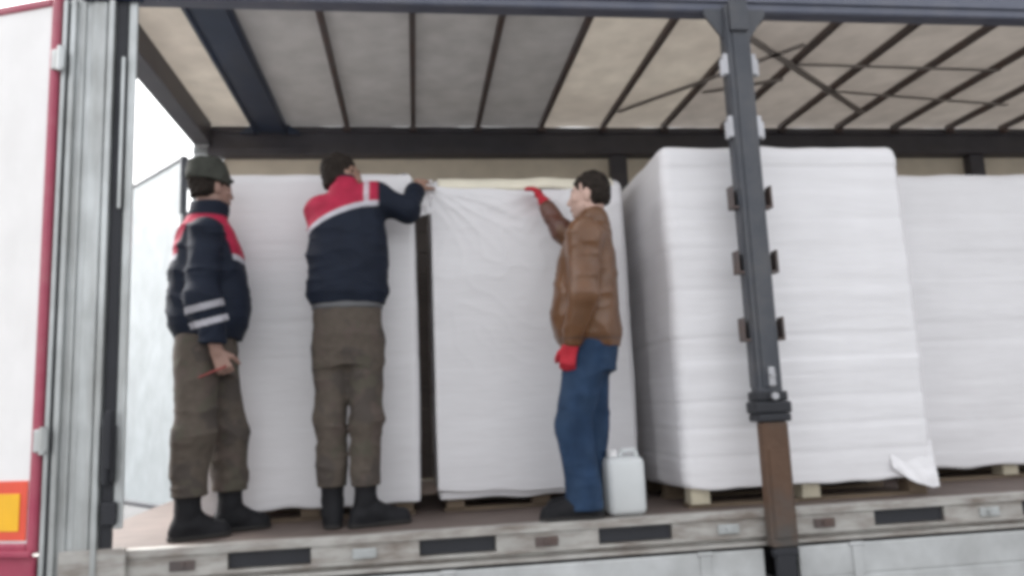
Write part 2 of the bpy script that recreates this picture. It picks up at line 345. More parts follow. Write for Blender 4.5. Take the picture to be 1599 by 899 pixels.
b = bmesh.new(); bx(b, 1.683, 1.817, -.09, -.0135, -.165, .429, .01); bx(b, 1.70, 1.80, -.097, -.0905, -.12, .30, .004)
cpart('hinge_box', b, 'rust')
b = bmesh.new(); bx(b, 1.70, 1.80, -.085, -.045, -.62, -.166, .01); bar(b, (1.69, -.066, -.19), (1.81, -.066, -.19), .022)
cpart('hinge_strap', b, 'rubber')
tbox('side_pillar', 5.03, 5.17, -.075, .02, -.165, H+.02, 'slate')

# ------------------------------------------------------------------ wrapped pallets
def wrapped_load(wd, dp, z0, z1, seed, layer=.12, bulge=.012, rc=.045, gv=1.):
    """rounded stack wrapped in film: rings round the four sides, rounded shoulder, top"""
    r_ = np.random.default_rng(seed); me = bpy.data.meshes.new('wrapped_load')
    per = []                                                         # perimeter points with normals
    def seg(p, q, n, cnt):
        for i in range(cnt): t = i/cnt; per.append(((p[0]+(q[0]-p[0])*t, p[1]+(q[1]-p[1])*t), n))
    hw = wd/2
    def arc(cx, cy, a0):
        for i in range(6): a = a0+math.pi/2*i/6; per.append(((cx+rc*math.cos(a), cy+rc*math.sin(a)), (math.cos(a), math.sin(a))))
    ns, nd = int(wd/.022), int(dp/.03)
    seg((-hw+rc, 0), (hw-rc, 0), (0, -1), ns); arc(hw-rc, rc, -math.pi/2)
    seg((hw, rc), (hw, dp-rc), (1, 0), nd); arc(hw-rc, dp-rc, 0)
    seg((hw-rc, dp), (-hw+rc, dp), (0, 1), ns); arc(-hw+rc, dp-rc, math.pi/2)
    seg((-hw, dp-rc), (-hw, rc), (-1, 0), nd); arc(-hw+rc, rc, math.pi)
    P = np.array([p for p, _ in per]); Nn = np.array([q for _, q in per]); K = len(P)
    nz = int((z1-z0)/.0125); zs = list(np.linspace(z0, z1-.05, nz)); jit = r_.normal(0, .0014*gv, (60, 2)); tilt = r_.normal(0, .01, 60)
    V = []; bnd = np.cumsum(np.concatenate([[z0], layer*r_.uniform(.55, 1.5, 60)])); stg = r_.uniform(.1, 1.5, 61)**1.5
    def ring(z, inset):
        lay = int(np.searchsorted(bnd, z, 'right'))-1; t = (z-bnd[lay])/(bnd[lay+1]-bnd[lay]); groove = -.0026*gv*math.exp(-(min(t, 1-t)/.09)**2)
        bl = bulge*math.sin(math.pi*min(1, (z-z0)/(z1-z0)))
        for i in range(K):
            x, y = P[i]; nx, ny = Nn[i]
            nn = mnoise.noise(Vector((x*3+seed*7, z*2.2, y*3)))*.009 + mnoise.noise(Vector((x*1.6+seed*3+z*1.5, z*15, y*1.6)))*.0012*gv + mnoise.noise(Vector((x*7, z*5, y*7+seed)))*.0012
            g = groove*stg[lay+(1 if t > .5 else 0)]*(.6+.6*mnoise.noise(Vector((x*2, lay*5.1, seed))))
            off = bl+nn+g+jit[lay % 60, 0]*ny*-1+jit[lay % 60, 1]*nx
            sc = 1-inset/max(hw, .1)
            zz = z + (.012*mnoise.noise(Vector((x*4, y*4, seed))) if (z > z1-.08) else 0)
            if z < z0+.02: zz += .018*mnoise.noise(Vector((x*5, y*5, seed+9)))
            V.append(((x+nx*off)-nx*inset, (y+ny*off)-ny*inset, zz))
    for z in zs: ring(z, 0)
    for a in (.35, .7, 1.0, 1.3): ring(z1-.05+.05*math.sin(a*math.pi/2/1.3), .05*(1-math.cos(a*math.pi/2/1.3)))
    nr = len(zs)+4; Fc = []
    for k in range(nr-1):
        for i in range(K):
            j = (i+1) % K; Fc.append((k*K+i, k*K+j, (k+1)*K+j, (k+1)*K+i))
    Fc.append(tuple(range((nr-1)*K, nr*K))); Fc.append(tuple(range(K-1, -1, -1)))
    me.from_pydata(V, [], Fc); me.update(); return me
def pallet_thing(x0, x1, y0, dp, z1, seed, label, zb=.07, layer=.12, pale=(), bulge=.010, rc=.03, gv=.6):
    cx = (x0+x1)/2; wd = x1-x0
    t = empty('wrapped_pallet', (cx, y0, 0), label, 'pallet', 'white wrapped pallet loads on the trailer bed')
    link('wrapped_load', wrapped_load(wd, dp, zb, z1, seed, layer, bulge, rc, gv), 'film', t, True)
    hw = wd/2-.03
    for k in range(5):
        y = .15+(dp-.23)*k/4
        o = obj('deck_board', bx(bmesh.new(), -hw, hw, y-.045, y+.045, zb+.022, zb+.04), 'wood', t)
    for y in (.10, dp/2, dp-.08): obj('bottom_board', bx(bmesh.new(), -hw, hw, y-.045, y+.045, 0, .018), 'wood', t)
    for i in range(3):
        for y in (.09, dp/2, dp-.085):
            x = (-hw+.06)+(2*hw-.12)*i/2
            obj('block', bx(bmesh.new(), x-.05, x+.05, y-.05, y+.05, .018, zb+.02, .003), 'wood_pale' if (i in pale and y < .1) else 'wood', t)
    return t
pA = pallet_thing(-1.16, .015, .56, 1.0, 1.905, 11, 'plain white wrapped pallet behind the two people in navy jackets', layer=.16)
pB = pallet_thing(.115, 1.25, .58, 1.0, 1.865, 23, 'white wrapped pallet with crumpled loose film being opened by two people', layer=.2, bulge=.006)
pC = pallet_thing(1.355, 2.745, .15, .98, 1.925, 31, 'tall white pallet standing close behind the pillar with fine layer lines', zb=.095, layer=.105, pale=(0, 1), rc=.055, gv=1.3)
pD = pallet_thing(2.93, 4.2, .58, 1.0, 1.89, 47, 'white wrapped pallet set back beyond the pallet at the pillar', zb=.08, layer=.13, gv=1.2, pale=(0, 1, 2))
def sheet(name, fn, nu, nv, m, parent):
    V = [fn(i/nu, j/nv) for i in range(nu+1) for j in range(nv+1)]
    Fc = [(i*(nv+1)+j, (i+1)*(nv+1)+j, (i+1)*(nv+1)+j+1, i*(nv+1)+j+1) for i in range(nu) for j in range(nv)]
    me = bpy.data.meshes.new(name); me.from_pydata(V, [], Fc); o = link(name, me, m, parent, True)
    sm = o.modifiers.new('thick', 'SOLIDIFY'); sm.thickness = .002; return o
def nz3(x, y, z): return mnoise.noise(Vector((x, y, z)))
hwB = 1.135/2
rays = [(0, -.35, .9, .010, .012), (0, -.62, .75, .008, .010), (0, -1.0, .6, .011, .011), (0, -1.5, .5, .007, .010), (0, -.18, .8, .006, .009),
        (1, .55, .6, .008, .011), (1, 1.1, .5, .009, .010), (1, .28, .7, .006, .010)]
def crumple(u, v):      # loose film over the front of B: tension folds run from its two upper corners
    x = -hwB-.005+u*(2*hwB-.02); z = 1.822+.010*nz3(u*5, 3, 3)-.028*math.sin(math.pi*u)-v*1.70
    y = -.021-.004*nz3(x*2.5, z*1.5, 4)
    for c, k_, ln, am, sg in rays:
        dx = u*1.1 if c == 0 else (u-.72)*1.1; dz = z-1.82
        a = math.atan(k_)*(1 if c == 0 else 1); ex, ez = math.cos(a), math.sin(a)
        if c: ex, ez = -ex, -ez
        t = dx*ex+dz*ez; d_ = -dx*ez+dz*ex+.02*nz3(t*5, k_*7, 2)
        if t > 0: y -= am*math.exp(-(d_/(sg+.012*t))**2)*min(1, t*8)*max(0, 1-t/ln)
    y -= .006*max(0, 1-v*1.4)*(1-abs(nz3(x*6+z*4, z*5-x*3, 8)))**6
    return (x, y, z)
sheet('loose_film', crumple, 110, 170, 'film', pB)
def top_strip(u, v):    # bared carton-coloured layer along the top
    x = -hwB+.04+u*(2*hwB-.1); return (x, -.016+.14*v**3-.004*nz3(x*9, v*5, 1), 1.800+.077*min(1, v*1.5)+.01*nz3(x*5, 1, 4))
sheet('bared_top', top_strip, 50, 6, 'film_tan', pB)
def flap(u, v):         # corner of film lifted by the hand
    x = -hwB+.01-.10*u+.02*nz3(v*4, u*3, 2); z = 1.86-v*.20-.03*u+.01*nz3(u*6, v*7, 6); y = -.02-.06*u-.03*nz3(u*5, v*5, 2)
    return (x, y, z)
sheet('film_flap', flap, 14, 16, 'film', pB)
def skirt(u, v):        # film tail hanging at the lower right corner of C
    x = .43+u*.255; s_ = math.sin(math.pi*min(1, u*1.15)*.5)
    return (x, .004-.030*v**1.3-.014*nz3(u*4, v*3, 3)*v, .28-v*(.13+.105*s_+.012*nz3(u*4, 1, 1)))
sheet('film_tail', skirt, 30, 24, 'film', pC)

# ------------------------------------------------------------------ canister
cn = empty('plastic_canister', (1.03, .16, 0), 'milky white plastic canister standing behind the person in jeans', 'canister')
b = bmesh.new(); bx(b, -.098, .098, -.09, .09, 0, .285, .032); obj('body', b, 'canister', cn, True)
b = bmesh.new(); bar(b, (-.05, 0, .284), (-.05, 0, .318), .026, 16); obj('cap', b, 'white_paint', cn)
b = bmesh.new(); bar(b, (-.01, 0, .28), (.0, 0, .312), .012); bar(b, (.0, 0, .312), (.07, 0, .312), .012); bar(b, (.07, 0, .312), (.08, 0, .28), .012); obj('handle', b, 'canister', cn)


# ------------------------------------------------------------------ people: smooth-blended distance fields turned into one mesh each
def vnoise(P, seed=0):
    Pi = np.floor(P).astype(np.int64); f = P-Pi; f = f*f*(3-2*f); out = 0
    def hsh(i, j, k):
        n_ = (i*374761393+j*668265263+k*2147483647+seed*974634777) & 0xffffffff
        n_ = ((n_ ^ (n_ >> 13))*1274126177) & 0xffffffff
        return ((n_ ^ (n_ >> 16)) & 0xffff)/65535.
    for a in (0, 1):
        for b_ in (0, 1):
            for c in (0, 1):
                wt = (f[:, 0] if a else 1-f[:, 0])*(f[:, 1] if b_ else 1-f[:, 1])*(f[:, 2] if c else 1-f[:, 2])
                out = out+wt*hsh(Pi[:, 0]+a, Pi[:, 1]+b_, Pi[:, 2]+c)
    return out
class Field:
    def __init__(s, lo, hi, h):
        s.lo = np.array(lo, float); s.h = h; s.n = np.ceil((np.array(hi)-s.lo)/h).astype(int)+1
        s.f = np.full(s.n, 1., np.float32)
    def put(s, lo, hi, fn, k=.02, op='add'):
        m = k+3*s.h; a = np.maximum(0, np.floor((np.array(lo)-m-s.lo)/s.h).astype(int)); b_ = np.minimum(s.n, np.ceil((np.array(hi)+m-s.lo)/s.h).astype(int)+1)
        if (b_ <= a).any(): return
        ax = [s.lo[i]+s.h*np.arange(a[i], b_[i]) for i in range(3)]
        X, Y, Z = ax[0][:, None, None], ax[1][None, :, None], ax[2][None, None, :]
        d = fn(X, Y, Z); sl = tuple(slice(a[i], b_[i]) for i in range(3)); f = s.f[sl]
        if op == 'add': hh = np.clip(.5+.5*(f-d)/k, 0, 1); s.f[sl] = f*(1-hh)+d*hh-k*hh*(1-hh)
        else: hh = np.clip(.5-.5*(f+d)/k, 0, 1); s.f[sl] = f*(1-hh)-d*hh+k*hh*(1-hh)
    def cone(s, a, b_, r1, r2, k=.02, flat=None, op='add'):
        a, b_ = np.array(a, float), np.array(b_, float); ab = b_-a; L2 = max(ab@ab, 1e-9); rm = max(r1, r2)
        if flat: nv, fs = np.array(flat[0], float), flat[1]; nv = nv/np.linalg.norm(nv)
        def fn(X, Y, Z):
            t = np.clip(((X-a[0])*ab[0]+(Y-a[1])*ab[1]+(Z-a[2])*ab[2])/L2, 0, 1)
            dx, dy, dz = X-a[0]-t*ab[0], Y-a[1]-t*ab[1], Z-a[2]-t*ab[2]; r = r1+(r2-r1)*t
            q = dx*dx+dy*dy+dz*dz
            if flat: c = dx*nv[0]+dy*nv[1]+dz*nv[2]; q = q+c*c*(1/fs**2-1)
            return np.sqrt(q)-r
        s.put(np.minimum(a, b_)-rm, np.maximum(a, b_)+rm, fn, k, op)
    def chain(s, pts, rad, k=.02, flat=None):
        for i in range(len(pts)-1): s.cone(pts[i], pts[i+1], rad[i], rad[i+1], k, flat)
    def ell(s, c, r, R=None, k=.02, op='add'):
        c, r = np.array(c, float), np.array(r, float); R = np.eye(3) if R is None else R; rm = r.max()
        def fn(X, Y, Z):
            dx, dy, dz = X-c[0], Y-c[1], Z-c[2]
            q = 0
            for i in range(3): q = q+((dx*R[0, i]+dy*R[1, i]+dz*R[2, i])/r[i])**2
            q = np.sqrt(q); return (q-1)*r.min()*np.maximum(1, .5+.5*np.minimum(q, 2))
        s.put(c-rm, c+rm, fn, k, op)
    def stack(s, rings, yaw, k=.03, power=2.4):
        """rings: (z, cx, cy, rx, ry); yaw of the body's right axis"""
        A = np.array(sorted(rings)); cr, sr = math.cos(yaw), math.sin(yaw); rm = A[:, 3:].max()
        def fn(X, Y, Z):
            ip = lambda i: np.interp(Z, A[:, 0], A[:, i])
            dx, dy = X-ip(1), Y-ip(2); a, b_ = dx*cr+dy*sr, -dx*sr+dy*cr; rx, ry = ip(3), ip(4)
            q = (np.abs(a/rx)**power+np.abs(b_/ry)**power)**(1/power)
            return np.maximum((q-1)*np.minimum(rx, ry), np.maximum(Z-A[-1, 0], A[0, 0]-Z))
        s.put((A[:, 1].min()-rm, A[:, 2].min()-rm, A[0, 0]), (A[:, 1].max()+rm, A[:, 2].max()+rm, A[-1, 0]), fn, k)
    def cut(s, n_, d0):
        """remove everything with n.p > d0"""
        ax = [s.lo[i]+s.h*np.arange(s.n[i]) for i in range(3)]
        p = ax[0][:, None, None]*n_[0]+ax[1][None, :, None]*n_[1]+ax[2][None, None, :]*n_[2]-d0
        s.f = np.maximum(s.f, p.astype(np.float32))
    def warp(s, fn):
        idx = np.where(np.abs(s.f) < .035); P = np.stack([s.lo[i]+s.h*idx[i] for i in range(3)], 1); s.f[idx] += fn(P).astype(np.float32)
    def mesh(s, name, color=None):
        f = s.f; f[0] = f[-1] = 1; f[:, 0] = f[:, -1] = 1; f[:, :, 0] = f[:, :, -1] = 1
        ins = f < 0; n_ = s.n-1; cnt = np.zeros(n_, np.int8)
        for a in (0, 1):
            for b_ in (0, 1):
                for c in (0, 1): cnt += ins[a:n_[0]+a, b_:n_[1]+b_, c:n_[2]+c]
        act = np.argwhere((cnt > 0) & (cnt < 8)); ids = np.full(n_, -1, np.int32); ids[tuple(act.T)] = np.arange(len(act))
        cor = [(a, b_, c) for a in (0, 1) for b_ in (0, 1) for c in (0, 1)]
        val = np.stack([f[act[:, 0]+a, act[:, 1]+b_, act[:, 2]+c] for a, b_, c in cor], 1); co = np.array(cor, float)
        sm = np.zeros((len(act), 3)); ct = np.zeros(len(act))
        for i in range(8):
            for j in range(i+1, 8):
                if np.abs(co[i]-co[j]).sum() != 1: continue
                x = (val[:, i] < 0) != (val[:, j] < 0); t = val[x, i]/(val[x, i]-val[x, j])
                sm[x] += co[i]+(co[j]-co[i])*t[:, None]; ct[x] += 1
        V = s.lo+s.h*(act+sm/ct[:, None]); quads = []
        for ax in range(3):
            o1, o2 = [a for a in range(3) if a != ax]
            sl0 = [slice(None)]*3; sl1 = [slice(None)]*3; sl0[ax] = slice(0, -1); sl1[ax] = slice(1, None)
            A0, A1_ = ins[tuple(sl0)], ins[tuple(sl1)]; e = np.argwhere(A0 != A1_); fl = A0[tuple(e.T)]
            def cell(d1, d2): q = e.copy(); q[:, o1] -= d1; q[:, o2] -= d2; return ids[tuple(q.T)]
            Q = np.stack([cell(1, 1), cell(0, 1), cell(0, 0), cell(1, 0)], 1)
            flip = fl if ax != 1 else ~fl
            Q[~flip] = Q[~flip][:, ::-1]; quads.append(Q)
        Q = np.concatenate(quads); Q = Q[(Q >= 0).all(1)]
        me = bpy.data.meshes.new(name); me.vertices.add(len(V)); me.vertices.foreach_set('co', V.astype(np.float32).ravel())
        me.loops.add(len(Q)*4); me.loops.foreach_set('vertex_index', Q.astype(np.int32).ravel())
        me.polygons.add(len(Q)); me.polygons.foreach_set('loop_start', np.arange(0, len(Q)*4, 4, dtype=np.int32))
        me.update(calc_edges=True); me.validate()
        me.polygons.foreach_set('use_smooth', np.ones(len(me.polygons), bool))
        if color is not None:
            col = color(V); at = me.color_attributes.new('Col', 'FLOAT_COLOR', 'POINT')
            at.data.foreach_set('color', np.concatenate([col, np.ones((len(col), 1))], 1).astype(np.float32).ravel())
        return me
def ss(a, b_, x): t = np.clip((x-a)/(b_-a), 0, 1); return t*t*(3-2*t)
def mixc(c0, c1, m): return c0*(1-m[:, None])+np.array(c1)*m[:, None]
def rotm(yaw, pitch=0, roll=0):
    """head frame; yaw = heading of the face (0 = +Y, positive towards +X), pitch up"""
    f = np.array([math.sin(yaw)*math.cos(pitch), math.cos(yaw)*math.cos(pitch), math.sin(pitch)])
    r = np.array([math.cos(yaw), -math.sin(yaw), 0]); u = np.cross(r, f)
    r, u = r*math.cos(roll)+u*math.sin(roll), u*math.cos(roll)-r*math.sin(roll)
    return np.stack([r, f, u], 1)
def head(F, c, R, neck):
    T_ = lambda *p: np.array(c)+R @ np.array(p, float)
    F.ell(T_(0, -.012, .036), (.076, .097, .092), R, .02); F.ell(T_(0, .03, -.035), (.060, .070, .083), R, .03)
    F.cone(T_(-.05, .0, -.062), T_(-.012, .066, -.098), .024, .022, .02); F.cone(T_(.05, .0, -.062), T_(.012, .066, -.098), .024, .022, .02)
    F.cone(T_(-.034, .078, .024), T_(.034, .078, .024), .014, .014, .012)
    F.cone(T_(0, .094, .008), T_(0, .114, -.032), .008, .012, .008)
    F.cone(T_(-.014, .100, -.037), T_(.014, .100, -.037), .008, .008, .006)
    for sx in (-1, 1):
        F.ell(T_(sx*.033, .1, .004), (.016, .014, .011), R, .01, 'sub'); F.ell(T_(sx*.033, .082, .003), (.013,)*3, R, .004)
        F.ell(T_(sx*.077, -.008, -.008), (.010, .020, .032), R, .008); F.ell(T_(sx*.046, .068, -.022), (.02, .018, .016), R, .02)
    F.ell(T_(0, .096, -.062), (.024, .010, .006), R, .006); F.ell(T_(0, .094, -.072), (.021, .011, .007), R, .006)
    F.chain([T_(0, -.02, -.05), neck], [.056, .060], .03)
def face_color(c, R, skin):
    def fn(V):
        L = (V-np.array(c)) @ R; col = np.tile(np.array(skin), (len(V), 1)); near = (np.abs(L) < .14).all(1)
        lip = np.exp(-((L[:, 0]/.024)**2+((L[:, 2]+.067)/.009)**2))*(L[:, 1] > .085)*near; col = mixc(col, (.30, .11, .09), lip*.8)
        for sx in (-1, 1):
            e = np.exp(-(((L[:, 0]-sx*.033)/.010)**2+((L[:, 2]-.003)/.006)**2)**2)*(L[:, 1] > .078)*near; col = mixc(col, (.06, .04, .03), e)
            br = np.exp(-(((L[:, 0]-sx*.034)/.024)**4+((L[:, 2]-.030)/.006)**2))*(L[:, 1] > .07)*near; col = mixc(col, (.05, .035, .025), br*.85)
        beard = ss(-.045, -.08, L[:, 2])*(L[:, 1] > .0)*near; col = mixc(col, (.22, .14, .11), beard*.35)
        return col
    return fn
def hair_obj(c, R, par, name='hair', h=.005, hl=.032):
    F = Field(np.array(c)-.16, np.array(c)+.17, h); T_ = lambda *p: np.array(c)+R @ np.array(p, float)
    F.ell(T_(0, -.016, .042), (.081, .101, .098), R, .02); F.ell(T_(0, -.052, -.01), (.072, .060, .075), R, .02)
    nrm = R @ np.array([0, .82, -.57]); F.cut(nrm, nrm @ T_(0, hl, .02)); dn = R @ np.array([0, -.25, -1.]); F.cut(dn, dn @ T_(0, -.03, -.062))
    F.warp(lambda P: .010*(vnoise(P*70, 3)-.5)+.009*(vnoise(P*28, 5)-.5))
    return link(name, F.mesh(name), 'hair', par)
def hand(F, wr, d, nrm, curl=.6, side=1, grow=0., spread=1., k=.006):
    """wrist point, finger direction d, back-of-hand normal nrm; side=+1: thumb on the d x nrm side"""
    d = np.array(d, float); d /= np.linalg.norm(d); nrm = np.array(nrm, float); nrm -= d*(nrm@d); nrm /= np.linalg.norm(nrm); lat = np.cross(d, nrm)*side
    wr = np.array(wr, float); g = grow
    for q in (-.026, -.009, .009, .026): F.cone(wr+d*.005+lat*q*.55, wr+d*.088+lat*q, .017+g, .0135+g, .012, (nrm, .9))
    for q, ln, dc in ((.030, .070, 0), (.0105, .079, .05), (-.0095, .073, .1), (-.0285, .057, .18)):
        p = wr+d*.086+lat*q; ang = .15+dc*curl; vd = d+lat*q*2*spread
        vd /= np.linalg.norm(vd); r = .0098+g-(.0015 if ln < .06 else 0)
        for s_, fr in enumerate((.45, .32, .23)):
            ang += curl*(.55, .75, .5)[s_]; dd = vd*math.cos(ang)-nrm*math.sin(ang); e = p+dd*ln*fr; F.cone(p, e, r, r-.0008, k); p = e; r -= .0008
    p = wr+d*.022+lat*.026
    for s_, (ln, r) in enumerate(((.042, .0145), (.030, .0115), (.024, .0100))):
        a = .75-.22*s_; dd = d*math.cos(a)+lat*math.sin(a)-nrm*(.35+.25*curl*s_); dd /= np.linalg.norm(dd); e = p+dd*ln; F.cone(p, e, r+g, r-.001+g, k); p = e
def boot(name, par, ank, yaw, top, toe_len=.20, rs=.052):
    ank = np.array(ank, float); f = np.array([math.sin(yaw), math.cos(yaw), 0]); r = np.array([f[1], -f[0], 0])
    lo = np.minimum(ank, top)-.26; hi = np.maximum(ank, top)+.26; lo[2] = -.004; F = Field(lo, hi, .006); z = ank[2]
    F.chain([top, ank, ank-np.array([0, 0, z-.06])-f*.02], [rs+.008, rs, .048], .02)
    F.chain([np.array([*ank[:2], .058])-f*.035, np.array([*ank[:2], .066])+f*.045, np.array([*ank[:2], .040])+f*toe_len*.80], [.044, .050, .036], .03)
    F.chain([np.array([*ank[:2], .025])-f*.045, np.array([*ank[:2], .025])+f*toe_len*.80], [.042, .046], .015)
    F.cut((0, 0, -1), -.008); F.cut((0, 0, 1), top[2]+.02)
    F.warp(lambda P: .004*(vnoise(P*np.array([18, 18, 45]), 2)-.5))
    o = link(name, F.mesh(name), 'boot', par)
    F = Field(lo, hi, .006)
    F.chain([np.array([*ank[:2], .012])-f*.045, np.array([*ank[:2], .012])+f*toe_len*.80], [.046, .050], .01); F.cut((0, 0, 1), .024); F.cut((0, 0, -1), -.001)
    s = link('sole', F.mesh('sole'), 'sole', o); return o
def folds(amp, fr, seed, zf=None):
    fr = np.array(fr, float)
    def fn(P):
        wv = np.stack([vnoise(P*6, seed+1), vnoise(P*6+9, seed+2), vnoise(P*6+5, seed+3)], 1)-.5
        a = vnoise((P+wv*.09)*fr, seed); b_ = vnoise((P+wv*.05)*fr*2.1+7, seed+4)
        d = -amp*((1-np.abs(2*a-1))**2-.35)-amp*.45*((1-np.abs(2*b_-1))**2-.35)
        return d*(1 if zf is None else zf(P))
    return fn
NAVY = np.array((.0075, .0115, .023)); RED = np.array((.36, .018, .052)); WHT = np.array((.50, .49, .53))
def person(loc, label):
    return empty('person', loc, label, 'person', 'people standing on the trailer bed')

# ---- person 2: seen from behind, both hands up at the film
B2 = np.array((-.335, .30, 0)); L2 = lambda x, y, z: np.array((x, y, z))-B2
p2 = person(B2, 'person seen from behind in navy jacket with red white-edged yoke, arms raised to the film')
hc, hR = L2(-.362, .345, 1.805), rotm(math.radians(58), math.radians(8)); nk = L2(-.35, .30, 1.68)
shL, elL, wrL = L2(-.475, .33, 1.62), L2(-.44, .53, 1.60), L2(-.30, .515, 1.74)
shR, elR, wrR = L2(-.185, .31, 1.69), L2(-.02, .345, 1.632), L2(.03, .475, 1.775)
hipL, knL, anL = L2(-.415, .30, .93), L2(-.428, .295, .55), L2(-.425, .32, .13)
hipR, knR, anR = L2(-.255, .29, .93), L2(-.248, .275, .53), L2(-.258, .27, .13)
lo, hi = np.array((-.34, -.22, 0)), np.array((.50, .42, 1.97))
F = Field(lo, hi, .0055)
head(F, hc, hR, nk)
F.stack([(.86, 0, 0, .155, .11), (1.0, 0, 0, .16, .115), (1.2, -.0, 0, .15, .105), (1.42, 0, .01, .175, .115), (1.58, 0, .015, .15, .09), (1.68, 0, .0, .06, .06)], 0)
for a, e, w_ in ((shL, elL, wrL), (shR, elR, wrR)): F.chain([a, e], [.055, .042], .03); F.chain([e, w_], [.042, .029], .02)
hand(F, wrR, (.35, .55, .75), (-.1, -.8, .5), .8, 1); hand(F, wrL, (.45, .35, .8), (-.1, -.9, .3), .7, -1)
for a, k_, n_ in ((hipL, knL, anL), (hipR, knR, anR)): F.chain([a, k_], [.085, .058], .04); F.chain([k_, n_, n_*[1, 1, .4]], [.056, .04, .04], .03)
link('body', F.mesh('body', face_color(hc, hR, (.30, .18, .135))), 'skin', p2)
hair_obj(hc, hR, p2)
F = Field(lo, hi, .006)
F.stack([(1.115, -.005, 0, .185, .135), (1.17, -.003, 0, .205, .152), (1.28, -.003, 0, .202, .15), (1.42, -.003, .005, .205, .15), (1.55, -.005, .015, .19, .138), (1.64, .01, .015, .172, .12), (1.70, .015, .01, .125, .09), (1.745, .0, .01, .08, .075)], 0)
F.chain([shL+[.03, 0, 0], shL, elL], [.075, .078, .062], .05); F.chain([elL, wrL*.9+elL*.1], [.062, .048], .03)
F.chain([shR+[-.04, 0, -.01], shR, elR], [.08, .076, .066], .05); F.chain([elR, wrR*.9+elR*.1], [.066, .05], .03)
F.chain([L2(-.345, .30, 1.69), L2(-.35, .315, 1.755)], [.082, .076], .02)
F.warp(folds(.011, (5, 5, 9), 21)); F.cut((0, 0, -1), -1.112)
def c2(V):
    col = np.tile(NAVY, (len(V), 1)); x, y, z = V.T
    zb = 1.555+.10*(x+.16)/.32 - .02*((x-.03)/.15)**2         # lower edge of yoke rises to the right
    tors = ss(.175, .155, x)*ss(.2, .1, y)
    yk = ss(zb-.004, zb+.004, z)*tors*ss(1.80, 1.78, z); col = mixc(col, RED, yk)
    st = (ss(zb-.024, zb-.018, z)-ss(zb+.006, zb+.012, z))*tors; col = mixc(col, WHT, st*.9)
    vs_ = ss(.088, .094, x)*ss(.122, .116, x)*ss(zb-.01, zb, z)*ss(1.79, 1.77, z)*ss(.15, .1, y); col = mixc(col, WHT, vs_*.8)
    return col
link('jacket', F.mesh('jacket', c2), 'cloth', p2)
def trousers(par, lo, hi, hips, legs, seed, m, yaw=0, cuff=.20, amp=.011):
    F = Field(lo, hi, .006); F.stack(hips, yaw)
    for a, k_, n_, rr in legs: F.chain([a, k_], [rr[0], rr[1]], .035); F.chain([k_, n_], [rr[1], rr[2]], .03)
    def zf(P): return .55+.8*np.exp(-((P[:, 2]-.5)/.13)**2)+.9*np.exp(-((P[:, 2]-cuff-.06)/.09)**2)+.4*np.exp(-((P[:, 2]-.82)/.08)**2)
    F.warp(folds(amp, (6, 6, 9), seed, zf)); F.cut((0, 0, -1), -cuff)
    return link('trousers', F.mesh('trousers'), m, par)
trousers(p2, lo, hi, [(.80, 0, 0, .155, .12), (.95, 0, 0, .175, .135), (1.05, -.005, 0, .176, .132), (1.14, -.005, 0, .170, .125)],
         [(hipL, knL, anL+[0, 0, .04], (.098, .078, .066)), (hipR, knR, anR+[0, 0, .04], (.098, .080, .066))], 5, 'camo')
F = Field(lo, hi, .007); F.stack([(1.085, -.005, 0, .181, .137), (1.125, -.005, 0, .181, .137)], 0); link('belt', F.mesh('belt'), 'belt', p2)
boot('boot', p2, anL, math.radians(-8), anL+[0, -.0, .13]); boot('boot', p2, anR, math.radians(72), anR+[0, 0, .13], .23)

# ---- person 1: side on, looking towards the film, cap on
B1 = np.array((-1.015, .29, 0)); L1 = lambda x, y, z: np.array((x+.025, y, z))-B1
p1 = person(B1, 'person in olive cap and navy jacket with white sleeve bands beside the open far door')
YB = math.radians(84)                                              # chest heading, measured from +Y towards +X
hc, hR = L1(-1.050, .29, 1.735), rotm(math.radians(46), math.radians(3)); nk = L1(-1.07, .28, 1.57)
rt1 = np.array([math.cos(YB), -math.sin(YB), 0]); fw1 = np.array([math.sin(YB), math.cos(YB), 0]); ctr = L1(-1.06, .29, 0)
P1 = lambda a, f, z: ctr+rt1*a+fw1*f+np.array([0, 0, z])
shR, elR, wrR = P1(.185, .015, 1.47), P1(.235, .01, 1.13), P1(.20, .075, .88)
shL, elL, wrL = P1(-.20, .0, 1.49), P1(-.25, .02, 1.17), P1(-.16, .02, .95)
hipR, knR, anR = P1(.09, -.03, .90), P1(.115, -.035, .50), L1(-1.115, .21, .13)
hipL, knL, anL = P1(-.09, .02, .90), P1(-.09, .09, .50), L1(-.965, .40, .13)
lo, hi = np.array((-.36, -.34, 0)), np.array((.42, .36, 1.95))
F = Field(lo, hi, .0055); yawS = -YB
head(F, hc, hR, nk)
R4 = lambda z, a, f, rx, ry: (z, *(ctr+rt1*a+fw1*f)[:2], rx, ry)
F.stack([R4(.86, 0, 0, .155, .11), R4(1.1, 0, 0, .15, .11), R4(1.35, 0, .01, .175, .115), R4(1.5, 0, .0, .15, .09), R4(1.6, 0, -.01, .06, .06)], yawS)
for a, e, w_ in ((shL, elL, wrL), (shR, elR, wrR)): F.chain([a, e], [.055, .042], .03); F.chain([e, w_], [.042, .029], .02)
hand(F, wrR, fw1*.35+np.array([.05, 0, -.95]), rt1+fw1*.1, 1.15, -1); hand(F, wrL, fw1*.3+np.array([0, 0, -.95]), -rt1, .7, 1)
for a, k_, n_ in ((hipL, knL, anL), (hipR, knR, anR)): F.chain([a, k_], [.085, .058], .04); F.chain([k_, n_, n_*[1, 1, .4]], [.056, .04, .04], .03)
link('body', F.mesh('body', face_color(hc, hR, (.28, .17, .135))), 'skin', p1)
hair_obj(hc, hR, p1)
